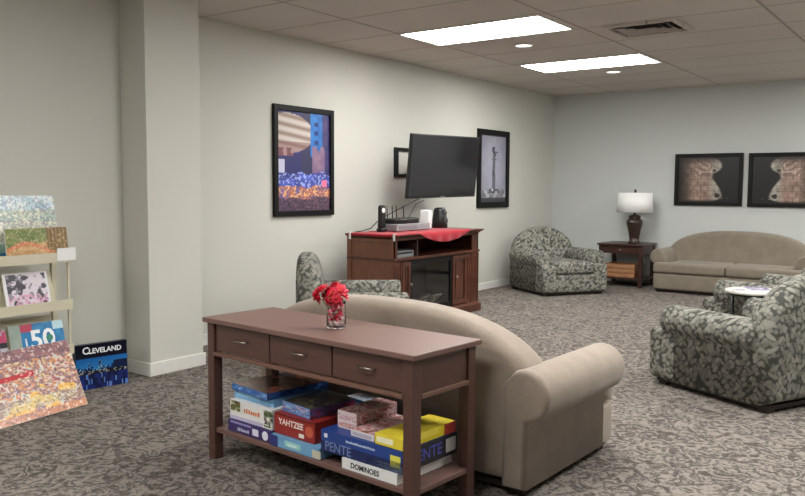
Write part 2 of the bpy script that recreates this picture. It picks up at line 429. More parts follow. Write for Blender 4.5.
# ------------------------------------------------------------------ console table and what is on it
DX, DY, DR = -3.122, 2.59, -.080
def DW(u, v): return (DX+u*math.cos(DR)-v*math.sin(DR), DY+u*math.sin(DR)+v*math.cos(DR))
t = root('console_table', 'long reddish brown console table with three drawers and a lower shelf, standing behind the loveseat', 'table', (DX, DY, 0), DR)
W, D, HT = 1.385, .46, .722
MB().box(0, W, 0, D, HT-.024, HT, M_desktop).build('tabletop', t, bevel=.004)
lg = .052; e = .018
for x in (e, W-e-lg):
    for y in (e, D-e-lg):
        MB().box(x, x+lg, y, y+lg, 0, HT-.024, M_desk_shaded).build('leg', t, bevel=.003)
ap = MB(); y0 = e+.012; zt = HT-.024; zb = .552
ap.box(e+lg, W-e-lg, D-e-.03, D-e-.012, zb, zt, M_desk_shaded)
ap.box(e+.01, e+.03, e+lg, D-e-lg, zb, zt, M_desk_shaded).box(W-e-.03, W-e-.01, e+lg, D-e-lg, zb, zt, M_desk_shaded)
ap.box(e+lg, W-e-lg, y0+.018, D-e-.03, zb, zb+.012, M_desk_shaded)
ap.box(e+lg, W-e-lg, y0+.02, y0+.03, zb, zt, M_foot)
ap.build('apron', t)
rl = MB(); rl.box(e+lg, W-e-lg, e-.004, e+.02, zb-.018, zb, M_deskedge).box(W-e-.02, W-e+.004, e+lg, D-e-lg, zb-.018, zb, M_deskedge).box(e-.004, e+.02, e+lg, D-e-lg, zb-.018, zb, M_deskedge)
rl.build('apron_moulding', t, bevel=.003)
iw = (W-2*e-2*lg)/3
for k in range(3):
    x0 = e+lg+iw*k+.004
    dr = MB().box(x0, x0+iw-.008, y0, y0+.018, zb+.004, zt-.004, M_desk_shaded).build('drawer', t, bevel=.003)
    hx = x0+iw/2; hz = (zb+zt)/2+.004
    MB().tube([(hx-.042, y0, hz), (hx-.042, y0-.016, hz), (hx-.02, y0-.024, hz+.002), (hx+.02, y0-.024, hz+.002), (hx+.042, y0-.016, hz), (hx+.042, y0, hz)], .0042, M_nickel).build('drawer_pull', dr)
SZ = .163
MB().box(e+.006, W-e-.006, e+.01, D-e-.01, SZ-.024, SZ, M_desktop).build('lower_shelf', t, bevel=.004)

# vase of artificial flowers
t = root('flower_vase', 'small glass jar of pink filler with red artificial flowers on the console table', 'vase', (-2.385, 2.765, HT))
MB().lathe([(.036, .0), (.044, .004), (.046, .02), (.045, .09), (.043, .115), (.046, .125), (.0435, .125), (.041, .113), (.042, .09), (.043, .02), (.03, .008), (.001, .007)], M_glass, n=28, close=False).build('glass_jar', t, recalc=False)
q = random.Random(3); fl_ = MB()
fc = [col(225, 40, 70), col(240, 190, 200), col(235, 120, 145), col(250, 235, 235), col(200, 20, 50)]
for i in range(90):
    a = q.random()*2*PI; r = .034*math.sqrt(q.random()); z = .018+.09*q.random()
    s_ = .006+.004*q.random(); fl_.lathe([(.001, -s_), (s_*.8, -s_*.55), (s_, 0), (s_*.8, s_*.55), (.001, s_)], fc[i % 5 if z > .03 else 3], (r*math.cos(a), r*math.sin(a), z), 6)
fl_.build('coloured_filler', t)
def flower(mb, c, r, d, m, n=7):
    d = Vector(d).normalized(); a = d.orthogonal().normalized(); b = d.cross(a)
    for lay, (rr_, up) in enumerate(((1, .25), (.7, .5), (.4, .7))):
        for k in range(n):
            th = 2*PI*(k+.5*lay)/n; e_ = a*math.cos(th)+b*math.sin(th); p_ = d.cross(e_)
            P0 = Vector(c); tip = P0+(e_*rr_+d*up*.8)*r; mid = P0+(e_*rr_*.6+d*up*.2)*r
            V = [P0, mid-p_*r*.28, tip-p_*r*.12, tip+p_*r*.12, mid+p_*r*.28]
            V += [v_+d*.0015 for v_ in V]
            mb.add(V, [(0,1,2,3,4), (9,8,7,6,5)]+[(i, 5+i, 5+(i+1) % 5, (i+1) % 5) for i in range(5)], m, True)
reds = [col(196, 16, 48), col(216, 34, 62), col(170, 12, 40), col(228, 60, 90)]
stems = [((-.078, -.042, .155), .036, (-.8, -.4, .2)), ((-.05, -.035, .178), .036, (-.5, -.5, .8)), ((-.055, -.05, .14), .03, (-.6, -.8, -.1)), ((-.045, .01, .165), .042, (-.6, -.5, .5)), ((-.005, -.015, .16), .042, (-.1, -.9, .5)), ((.022, .0, .172), .04, (.5, -.5, .6)), ((-.02, .02, .19), .038, (-.2, -.1, 1)), ((.02, .025, .15), .036, (.6, .4, .6)), ((-.06, .0, .15), .034, (-.9, -.4, .1)), ((.02, -.02, .135), .034, (.5, -.8, .0)), ((-.012, -.028, .13), .032, (-.3, -1, -.1))]
for i, (c_, r_, d_) in enumerate(stems):
    f_ = MB(); flower(f_, c_, r_, d_, reds[i % 4]); f_.lathe([(.001, -.004), (.005, 0), (.001, .004)], col(226, 150, 60), (c_[0]+.01*d_[0], c_[1]+.01*d_[1], c_[2]+.008), 6)
    f_.tube([(c_[0]*.3, c_[1]*.3, .03), (c_[0]*.5, c_[1]*.5, .1), c_], .0018, col(70, 96, 50), 5)
    f_.build('flower', t)
lf = MB()
for a, z in ((.5, .14), (2.2, .15), (3.6, .14), (4.8, .13)):
    e_ = Vector((math.cos(a), math.sin(a), .35)); p_ = Vector((-math.sin(a), math.cos(a), 0)); b0 = Vector((0, 0, z))
    V = [b0, b0+e_*.03-p_*.012, b0+e_*.062, b0+e_*.03+p_*.012]; V += [x+Vector((0, 0, .001)) for x in V]
    lf.add(V, [(0,1,2,3), (7,6,5,4), (0,4,5,1), (1,5,6,2), (2,6,7,3), (3,7,4,0)], col(196, 150, 96))
lf.build('dried_leaf', t)

# ---------------- board games on the lower shelf
def hsh(i, j, s=0):
    n = (i*374761393+j*668265263+s*2147483647+974634777) & 0xffffffff
    n = ((n ^ (n >> 13))*1274126177) & 0xffffffff
    n = ((n ^ (n >> 16))*2246822519) & 0xffffffff
    return ((n ^ (n >> 15)) & 0xffffff)/0xffffff
def spk(u, v, a, b, s):   # fine speckle between 0 and 1, spread out towards both ends
    return max(0, min(1, .5+1.5*(vnoise(u*a, v*b, s)-.5)))
def vnoise(x, y, s=0):
    i, j = math.floor(x), math.floor(y); fx, fy = x-i, y-j; fx = fx*fx*(3-2*fx); fy = fy*fy*(3-2*fy)
    g = lambda a, b: hsh(a, b, s)
    return (g(i, j)*(1-fx)+g(i+1, j)*fx)*(1-fy)+(g(i, j+1)*(1-fx)+g(i+1, j+1)*fx)*fy
def mixc(a, b, t): t = max(0, min(1, t)); return tuple(a[i]*(1-t)+b[i]*t for i in range(3))
def speckle(pal, fx, fy, s, amp=.25):
    def fn(u, v):
        n = max(0, min(.999, .5+1.4*(vnoise(u*fx+1.5*vnoise(v*6, u*6, s+2), v*fy, s)-.5)))*(len(pal)-1); k = int(n); c = mixc(pal[k], pal[k+1], n-k)
        d = 1+amp*(vnoise(u*fx*6, v*fy*5, s+5)-.5)*2
        return tuple(x*d for x in c)
    return fn
GG = 'board game boxes on the console table shelf'
def game(label, u, v, z, w_, d_, h, rz, side, topfn=None, end=None, front=None, decos=(), tray=None, name='game_box'):
    """box whose front-left-bottom corner is at desk point (u, v); local x runs along the front, -y is the front"""
    x, y = DW(u, v); t = root(name, label, 'board game', (x, y, z), DR+rz, GG)
    s = col(*side); en = col(*end) if end else s; ht = h*.24
    tr = MB().box(.003, w_-.003, .003, d_-.003, 0, h-.003, col(*(tray or side))); tr.build('box_tray', t)
    l = MB(); z0 = ht if tray else .0015
    # lid walls
    l.add([(0,0,z0), (w_,0,z0), (w_,0,h), (0,0,h)], [(0,1,2,3)], col(*front) if front else s)
    l.add([(w_,0,z0), (w_,d_,z0), (w_,d_,h), (w_,0,h)], [(0,1,2,3)], en)
    l.add([(0,0,z0), (0,d_,z0), (0,d_,h), (0,0,h)], [(0,3,2,1)], en)
    l.add([(0,d_,z0), (w_,d_,z0), (w_,d_,h), (0,d_,h)], [(0,3,2,1)], s)
    l.add([(0,0,z0), (w_,0,z0), (w_,d_,z0), (0,d_,z0)], [(0,3,2,1)], s)
    if topfn:
        k0 = len(l.v); l.grid(0, w_, 0, d_, 0, 34, 34, topfn, M_printm); l.map(lambda p: (p.x, p.z, h), k0)
    else: l.add([(0,0,h), (w_,0,h), (w_,d_,h), (0,d_,h)], [(0,1,2,3)], s)
    for dc in decos:
        k, *a = dc
        if k == 't':   # text on front: string, size, x centre, z centre, colour
            l.text(a[0], a[1], col(*a[4]), lambda c, a=a: (a[2]+c.x, -.0008-c.z, a[3]+c.y), bold=.0006)
        elif k == 'b':   # illegible line of small print on front: width, height, x centre, z centre, colour
            n = max(4, int(a[0]/(a[1]*.62))); q = random.Random(n)
            for i in range(n):
                hh = a[1]*q.uniform(.6, 1); xx = a[2]-a[0]/2+a[0]*i/n
                l.box(xx, xx+a[0]/n*q.uniform(.5, .85), -.0014, .001, a[3]-a[1]/2, a[3]-a[1]/2+hh, col(*a[4]))
        elif k == 'te':  # text on right end
            l.text(a[0], a[1], col(*a[4]), lambda c, a=a: (w_+.0008+c.z, a[2]+c.x, a[3]+c.y), bold=.0008)
        elif k == 'p':   # patch on front x0,x1,z0,z1
            l.box(a[0], a[1], -.0012, .001, a[2], a[3], col(*a[4]))
        elif k == 'pe':
            l.box(w_-.001, w_+.0012, a[0], a[1], a[2], a[3], col(*a[4]))
        elif k == 'gf':  # speckled picture on front
            l.grid(a[0], a[1], a[2], a[3], -.0014, 36, 12, a[4], M_printm)
        elif k == 'ge':
            k0 = len(l.v); l.grid(a[0], a[1], a[2], a[3], 0, 36, 12, a[4], M_printm); l.map(lambda p: (w_+.0014, p.x, p.z), k0)
        elif k == 'd':   # disc on front
            k0 = len(l.v); l.lathe([(a[2], 0), (a[2], .0015)], col(*a[3]), (0, 0, 0), 20, False); l.map(lambda p, a=a: (a[0]+p.x, -p.z, a[1]+p.y), k0)
    l.build('box_lid', t, recalc=False); return t
Z = SZ+.001
brown = speckle([(120, 70, 50), (60, 40, 40), (150, 90, 70), (40, 50, 90), (90, 50, 40)], 5, 4, 11)
bluep = speckle([(70, 120, 190), (150, 180, 215), (60, 80, 150), (190, 190, 200), (140, 110, 150)], 6, 5, 12)
darkp = speckle([(40, 44, 50), (60, 60, 52), (98, 92, 78), (34, 36, 56)], 4, 4, 13)
pinkp = speckle([(214, 190, 190), (190, 110, 110), (226, 214, 210), (150, 90, 90), (200, 170, 165)], 7, 6, 14)
whitp = speckle([(226, 226, 230), (200, 205, 215), (170, 190, 215), (235, 235, 235)], 5, 4, 15)
skyp = speckle([(120, 170, 215), (160, 200, 230), (90, 130, 190)], 5, 4, 16)
game('purple board game box with white squares on its side, bottom of the left pile', 0.145, .045, Z, .325, .34, .058, 0, (62, 48, 104), None, decos=[('b', .09, .02, .12, .022, (200, 200, 225)), ('p', .19, .235, .012, .045, (225, 225, 240)), ('d', .285, .028, .022, (225, 228, 240)), ('p', .02, .18, .044, .054, (150, 140, 190))])
anim = speckle([(228, 226, 222), (228, 226, 222), (120, 90, 70), (228, 226, 222), (150, 160, 130)], 5, 3, 17, .1)
game('white board game box with animal pictures and orange lettering, above the purple box', 0.150, .055, Z+.059, .32, .32, .098, 0, (226, 224, 222), None, decos=[('gf', .005, .08, .045, .095, speckle([(70, 50, 40), (120, 100, 70), (90, 110, 60), (200, 190, 170)], 4, 3, 18)), ('b', .12, .026, .17, .06, (205, 110, 50)), ('gf', .26, .325, .01, .09, speckle([(70, 90, 60), (110, 120, 90), (226, 224, 220), (60, 50, 50)], 4, 4, 19)), ('p', .0, .25, .002, .02, (190, 186, 214))])
game('light blue board game box under the brown pictured one on the left pile', 0.145, .085, Z+.158, .30, .36, .038, .0, (120, 176, 216), None, end=(110, 160, 205), decos=[('p', .02, .2, .012, .03, (150, 200, 232))])
game('dark blue board game box with brown picture lid, topmost on the left pile', 0.140, .075, Z+.197, .30, .38, .036, -.08, (58, 96, 156), brown, end=(40, 70, 130), decos=[('gf', .0, .3, .006, .03, speckle([(90, 140, 200), (50, 90, 160), (130, 170, 215)], 9, 2, 20)), ('ge', .02, .36, .006, .03, speckle([(60, 110, 180), (30, 50, 110), (80, 130, 190)], 8, 2, 29))])
game('flat sky blue board game box at the bottom, middle of the shelf', 0.482, .035, Z, .33, .37, .052, 0, (112, 162, 202), None, decos=[('p', .0, .05, .0, .052, (48, 58, 120)), ('p', .10, .21, .014, .042, (150, 205, 205)), ('b', .07, .012, .155, .028, (235, 245, 245)), ('p', .285, .34, .005, .04, (196, 190, 170))])
game('red board game box with white lettering, middle of the shelf', 0.482, .06, Z+.053, .275, .38, .098, 0, (146, 44, 38), None, decos=[('t', 'YAHTZEE', .040, .115, .062, (240, 225, 220)), ('d', .24, .05, .026, (196, 90, 66)), ('p', .17, .205, .012, .03, (235, 225, 215)), ('p', .0, .27, .092, .097, (96, 26, 26))])
game('blue and lilac board game box with dark picture lid, lying askew on the red box', 0.492, .10, Z+.152, .215, .275, .05, -.10, (100, 130, 190), darkp, end=(92, 84, 128), decos=[('gf', .004, .21, .008, .044, bluep), ('ge', .004, .27, .008, .044, speckle([(120, 100, 150), (90, 80, 130), (150, 60, 90), (70, 100, 160)], 7, 2, 21))])
game('pale blue and white board game box behind the one with the dark lid', 0.650, .02+.345, Z+.152, .22, .09, .044, -.02, (150, 190, 225), whitp, end=(120, 180, 220), decos=[('gf', .004, .21, .006, .04, skyp), ('ge', .004, .085, .006, .04, skyp)])
game('flat white board game box with black lettering at the bottom of the right pile', 0.955, .035, Z, .315, .37, .047, 0, (226, 226, 226), None, tray=None, decos=[('t', 'DOMINOES', .032, .135, .024, (20, 20, 24))])
game('dark blue board game box with large PENTE lettering, right pile', 0.815, .045, Z+.048, .475, .37, .094, 0, (36, 66, 136), None, end=(40, 40, 48), decos=[('p', .0, .475, .0, .046, (28, 40, 88)), ('t', 'PENTE', .056, .105, .025, (112, 132, 184)), ('b', .17, .010, .24, .07, (190, 205, 230)), ('p', .02, .04, .062, .08, (220, 225, 240)), ('p', .28, .475, .0, .03, (176, 200, 216)), ('p', .41, .465, .02, .07, (226, 220, 90)), ('te', 'PENTE', .07, .16, .047, (78, 84, 176)), ('pe', .29, .36, .018, .078, (214, 216, 220))])
game('pinkish white board game box on the left end of the PENTE box', .855, .11, Z+.143, .115, .27, .08, 0, (212, 196, 198), pinkp, end=(200, 160, 158), decos=[('gf', .006, .11, .01, .03, pinkp), ('gf', .006, .11, .04, .07, speckle([(220, 208, 210), (190, 150, 160), (212, 196, 198)], 5, 2, 22)), ('ge', .01, .26, .01, .07, pinkp)])
game('flat whitish board game box between the pink and the yellow ones', .985, .06, Z+.143, .135, .30, .03, 0, (214, 208, 208), pinkp, decos=[('p', .01, .12, .008, .022, (176, 170, 190))])
game('bright yellow board game box with red end on the right end of the PENTE box', 1.135, .05, Z+.143, .15, .36, .048, 0, (226, 206, 60), None, end=(228, 208, 40), decos=[('p', .01, .1, .012, .036, (240, 236, 200)), ('pe', .28, .36, .0, .0482, (208, 84, 76)), ('pe', .0, .24, .02, .0482, (238, 222, 80))])

# ------------------------------------------------------------------ fireplace cabinet
t = root('fireplace_cabinet', 'reddish wood media cabinet with electric fireplace and open shelf, by the left wall', 'fireplace', (-5.10, 6.09, 0))
# local: x 0..0.58 (front at .58), y 0..1.62
DXc, WY = .575, 1.60
bd = MB()
bd.box(.0, .02, .02, WY-.02, .10, .88, M_cherry)                       # back
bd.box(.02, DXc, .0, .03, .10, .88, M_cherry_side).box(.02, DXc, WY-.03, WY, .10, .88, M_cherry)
bd.box(.02, DXc-.005, .03, WY-.03, .655, .675, M_cherry)                # shelf floor
bd.box(.02, DXc-.02, .03, WY-.03, .10, .13, M_cherry)
bd.box(.02, DXc-.03, .44, .46, .675, .86, M_espresso)                 # divider
bd.box(DXc-.02, DXc, .0, .065, .675, .88, M_cherry).box(DXc-.02, DXc, WY-.13, WY, .675, .88, M_cherry)
bd.box(.02, DXc, .03, WY-.03, .86, .88, M_cherry)
bd.build('cabinet_body', t, bevel=.003)
sp = MB()   # framed side panel facing the viewer
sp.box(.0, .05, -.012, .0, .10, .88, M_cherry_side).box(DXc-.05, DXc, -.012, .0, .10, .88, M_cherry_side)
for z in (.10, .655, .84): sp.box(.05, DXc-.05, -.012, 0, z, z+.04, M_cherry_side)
sp.build('side_panel', t, bevel=.003)
def crown(mb, x1, y0, y1, z0, z1, e0, e1, m, n=6):
    """cove moulded slab flaring from e0 to e1"""
    V = []
    for k in range(n+1):
        tt = k/n; e_ = e0+(e1-e0)*(tt**1.8); z = z0+(z1-z0)*tt
        V += [(0, y0-e_, z), (x1+e_, y0-e_, z), (x1+e_, y1+e_, z), (0, y1+e_, z)]
    F = [(k*4+i, k*4+(i+1) % 4, k*4+4+(i+1) % 4, k*4+4+i) for k in range(n) for i in range(4)]
    F += [(3,2,1,0), (n*4, n*4+1, n*4+2, n*4+3)]; return mb.add(V, F, m)
tp = crown(MB(), DXc, 0, WY, .872, .905, .004, .04, M_cherry); tp.box(0, DXc+.045, -.045, WY+.045, .905, .922, M_cherry)
tp.build('top_board', t, bevel=.003)
ml = MB().box(0, DXc+.014, -.016, WY+.014, .665, .69, M_cherry); ml.build('shelf_moulding', t, bevel=.004)
pl = MB(); pl.box(0, DXc+.03, -.03, WY+.03, 0, .08, M_cherry); crown(pl, DXc, 0, WY, .11, .08, .004, .03, M_cherry); pl.build('plinth', t, bevel=.004)
def fluted(y0, y1, nf=4):
    p = MB().box(DXc-.02, DXc, y0, y1, .11, .655, M_cherry)
    p.box(DXc, DXc+.008, y0, y0+.02, .11, .655, M_cherry).box(DXc, DXc+.008, y1-.02, y1, .11, .655, M_cherry)
    g = (y1-y0-.06)/nf
    for k in range(nf): p.box(DXc, DXc+.006, y0+.03+g*k+g*.15, y0+.03+g*(k+1)-g*.15, .15, .62, M_cherry)
    return p
fluted(0, .13, 2).build('pilaster', t, bevel=.002)
fluted(WY-.13, WY, 2).build('pilaster', t, bevel=.002)
def cdoor(y0, y1, ky):
    d = MB().box(DXc-.02, DXc, y0, y1, .12, .65, M_espresso)
    for a, b_, c_, e_ in ((y0, y0+.035, .12, .65), (y1-.035, y1, .12, .65), (y0+.035, y1-.035, .12, .165), (y0+.035, y1-.035, .605, .65)):
        d.box(DXc, DXc+.012, a, b_, c_, e_, M_cherry)
    d.box(DXc, DXc+.006, y0+.06, y1-.06, .19, .58, M_cherry)
    o = d.build('cabinet_door', t, bevel=.002)
    k = MB().lathe([(.006, 0), (.006, .014), (.015, .02), (.015, .028), (.006, .032)], M_nickel, n=16); k.map(lambda p: (DXc+.012+p.z, ky+p.x, .42+p.y)); k.build('door_knob', o)
cdoor(.135, .27, .25); cdoor(1.06, 1.33, 1.10)
fluted(1.335, 1.465, 2).build('pilaster', t, bevel=.002)
fb = MB(); y0, y1 = .275, 1.055
fb.box(DXc-.02, DXc+.004, y0, y0+.035, .12, .655, M_frame).box(DXc-.02, DXc+.004, y1-.035, y1, .12, .655, M_frame).box(DXc-.02, DXc+.004, y0+.035, y1-.035, .12, .17, M_frame).box(DXc-.02, DXc+.004, y0+.035, y1-.035, .61, .655, M_frame)
ins = fb.build('fireplace_insert', t, bevel=.002)
ib = MB(); ib.box(.25, .26, y0+.03, y1-.03, .14, .63, M_firebrick).box(.26, DXc-.02, y0+.03, y0+.04, .14, .63, M_firebrick).box(.26, DXc-.02, y1-.04, y1-.03, .14, .63, M_firebrick).box(.26, DXc-.02, y0+.04, y1-.04, .14, .15, M_firebrick)
for k in range(5): ib.box(.262, .264, y0+.06, y1-.06, .22+.08*k, .224+.08*k, M_frame)
ib.build('firebox', ins)
lgm = MB(); q = random.Random(5)
for k in range(9):
    yy = y0+.12+q.random()*.5; a = q.uniform(-.5, .5); L_ = q.uniform(.1, .17); xx = .42+q.uniform(-.05, .07); zz = .175+.012*(k//2)+ .01
    lgm.tube([(xx-math.sin(a)*L_*.4, yy-L_, zz), (xx, yy, zz+.012), (xx+math.sin(a)*L_*.4, yy+L_*.8, zz+.03*q.random())], .022, M_log, 8, .016)
lgm.build('artificial_logs', ins)
def clear_pane():
    m, N, L, b = newmat('smoked_glass'); b.inputs['Roughness'].default_value = .05; b.inputs['Transmission Weight'].default_value = 1
    b.inputs['IOR'].default_value = 1.45; b.inputs['Base Color'].default_value = (.75, .75, .77, 1); return m
MB().box(DXc-.014, DXc-.009, y0+.03, y1-.03, .15, .625, clear_pane()).build('glass_front', ins)

# red cloth over the cabinet top
cl = MB(); ny, nv = 60, 26; q = random.Random(9)
V = []
for j in range(ny+1):
    y = 6.05+1.36*j/ny; s = (y-6.44)/.94; dl = .004+(.10*math.sin(PI*s)**.8 if 0 < s < 1 else 0)
    for i in range(nv+1):
        vv = i/nv
        if vv < .7: x = -5.06+(vv/.7)*(.595-.004*0); z = .9235+.0035*math.sin(y*23+x*9)*math.sin(x*17)+.0035
        else:
            k = (vv-.7)/.3; x = -4.465+.012*math.sin(min(1, k*3)*PI/2)+.010*math.sin(y*31)*k*(dl/.12); z = .9245-dl*k
        if j == ny: z = max(z, .926) if vv < .7 else z
        V.append((x, y, z))
F = [(j*(nv+1)+i, j*(nv+1)+i+1, (j+1)*(nv+1)+i+1, (j+1)*(nv+1)+i) for j in range(ny) for i in range(nv)]
# near-side overhang
k0 = len(V)
for i in range(nv+1):
    x, y, z = V[i]; V.append((x, y-.010, .9255)) ; 
for i in range(nv+1):
    x, y, z = V[i]; V.append((x, y-.012, .905 if i < nv*.7 else z-.012))
for i in range(nv):
    F.append((k0+i, k0+i+1, i+1, i)); F.append((k0+nv+1+i, k0+nv+2+i, k0+i+1, k0+i))
V = [(x, y-.002, z) for x, y, z in V]
cl.add(V, F, M_red, True); o = cl.build('draped_cloth'); tag(o, 'red cloth draped over the top of the fireplace cabinet', 'cloth')
sd = o.modifiers.new('thickness', 'SOLIDIFY'); sd.thickness = .002; sd.offset = 1
CT = .932
for x, y, lb in ((-5.02, 6.030, 'small white clip holding the red cloth at the back corner of the cabinet top'), (-4.475, 6.030, 'small white clip holding the red cloth at the front corner of the cabinet top')):
    c = MB().box(x-.011, x+.011, y-.007, y, .872, .932, M_white).box(x-.011, x+.011, y-.007, y+.03, .932, .938, M_white).box(x-.011, x+.011, y-.007, y+.006, .868, .874, M_white)
    tag(c.build('cloth_clip', bevel=.002), lb, 'clip', 'cloth clips')
t = root('media_player', 'silver disc player on the open shelf of the fireplace cabinet', 'disc player', (-4.885, 6.29, .6765))
MB().box(-.0, .30, -.13, .225, .01, .075, M_silver).build('player_body', t, bevel=.004)
MB().box(.3, .304, -.10, .2, .045, .062, M_black).build('disc_slot', t)
MB().box(.02, .28, -.11, .2, 0, .012, M_black).build('player_base', t)
# things on the cloth
t = root('cordless_phone', 'black cordless handset with white dial standing at the near end of the cabinet top', 'telephone', (-4.86, 6.34, CT))
MB().puff(rrect(-.04, .04, -.05, .05, .02), 0, .035, .01, 'Z', M_black).build('cradle', t)
ph = MB().puff(rrect(-.05+.005, .05-.005, .03, .27, .03), -.018, .018, .008, 'X', M_black)
ph.build('handset', t)
k = MB().lathe([(.026, 0), (.026, .004), (.02, .006)], M_white, n=20); k.map(lambda p: (.019+p.z, .0+p.x, .215+p.y)); k.build('dial', t)
t = root('signal_box', 'flat silver cable box under the black router on the cabinet top', 'cable box', (-4.98, 6.42, CT))
MB().box(0, .25, 0, .60, .004, .075, M_silver).build('casing', t, bevel=.006)
MB().box(.25, .253, .04, .35, .02, .055, col(120, 122, 128)).build('front_panel', t)
MB().box(.02, .22, .03, .57, 0, .006, M_black).build('rubber_feet', t)
t = root('wireless_router', 'flat black router with upright antennas on top of the silver cable box', 'router', (-4.97, 6.40, CT+.076))
ring = [(0, .0), (.20, .06), (.23, .2), (.22, .44), (.14, .56), (0, .60), (-.01, .3)]
MB().puff(rnd_poly(ring, .04), 0, .052, .014, 'Z', M_black).build('router_body', t)
for y in (.14, .23, .30, .43):
    MB().tube([(.03, y, .04), (.02, y+.005, .15), (.02, y+.005, .185)], .006, M_black, 8, .004).build('antenna', t)
t = root('modem', 'upright white modem beside the black router on the cabinet top', 'modem', (-4.86, 7.13, CT))
MB().puff(rrect(-.06, .06, 0, .205, .02), -.03, .03, .012, 'Y', M_white).build('modem_body', t)
MB().box(-.06, .06, -.05, .05, -.0005, .006, M_silver).build('modem_stand', t)
t = root('desk_speaker', 'small black desktop speaker at the far end of the cabinet top', 'speaker', (-4.87, 7.42, CT))
MB().lathe([(.085, 0), (.09, .01), (.082, .1), (.068, .2), (.055, .222), (.03, .228)], M_black, n=28).build('speaker_body', t)
for z, r_ in ((.08, .038), (.165, .026)):
    k = MB().lathe([(r_, 0), (r_, .008), (r_*.85, .012), (r_*.5, .004), (.001, .008)], col(70, 70, 74), n=20)
    k.map(lambda p: ((.078-.1*(z-.08)) + p.z, p.x, z+p.y)); k.build('speaker_cone', t)
c = MB().tube([(-4.86, 7.05, 1.28), (-4.95, 6.93, 1.2), (-5.0, 6.75, 1.13), (-5.01, 6.5, 1.05), (-5.02, 6.36, .96), (-5.02, 6.2, CT+.004), (-5.0, 6.1, CT+.004)], .005, M_black)
tag(c.build('television_cable'), 'black cable running from the television down to the near end of the cabinet top', 'cable')
c = MB().tube([(-4.93, 7.2, 1.24), (-4.99, 7.12, 1.2), (-5.03, 7.0, 1.0), (-5.02, 6.9, CT+.08), (-4.99, 6.8, CT+.078)], .004, M_black)
tag(c.build('television_cable'), 'thin black cable hanging behind the router below the television', 'cable')

# ------------------------------------------------------------------ television on its wall arm
def tvplace(mb, c, yw, tilt, rl_):
    n = Vector((math.cos(yw)*math.cos(tilt), math.sin(yw)*math.cos(tilt), -math.sin(tilt)))
    r = Vector((-math.sin(yw), math.cos(yw), 0)); u = n.cross(r)
    r2 = r*math.cos(rl_)+u*math.sin(rl_); u2 = -r*math.sin(rl_)+u*math.cos(rl_)
    Mx = Matrix((r2, -n, u2)).transposed().to_4x4(); Mx.translation = Vector(c); return Mx
t = root('television', 'black flat television on a wall arm tilted down above the fireplace cabinet', 'television')
t.matrix_world = tvplace(None, (-4.85, 7.495, 1.615), -.084, .113, .015)
MB().box(-.62, .62, .0, .035, -.349, .349, M_black).build('casing', t, bevel=.006)
MB().box(-.602, .602, -.002, .001, -.326, .335, M_blackgloss).build('screen', t)
MB().box(-.04, .04, -.003, .001, -.343, -.333, M_silver).build('maker_badge', t)
MB().box(-.28, .28, .035, .075, -.2, .16, M_black).build('rear_housing', t, bevel=.01)
t = root('television_bracket', 'black metal wall bracket with swing arm holding the television', 'bracket', (XL, 7.23, 0))
b = MB(); b.box(0, .025, 0, .07, 1.50, 1.835, M_black).box(0, .025, .36, .43, 1.50, 1.835, M_black).box(0, .025, .07, .36, 1.50, 1.535, M_black).box(0, .025, .07, .36, 1.80, 1.835, M_black)
b.build('wall_plate', t, bevel=.003)
MB().tube([(.03, .38, 1.66), (.12, .32, 1.66), (.27, .14, 1.64)], .018, M_black).build('swing_arm', t)
MB().tube([(.27, .14, 1.64), (.35, .2, 1.63), (.425, .26, 1.62)], .018, M_black).build('swing_arm', t)

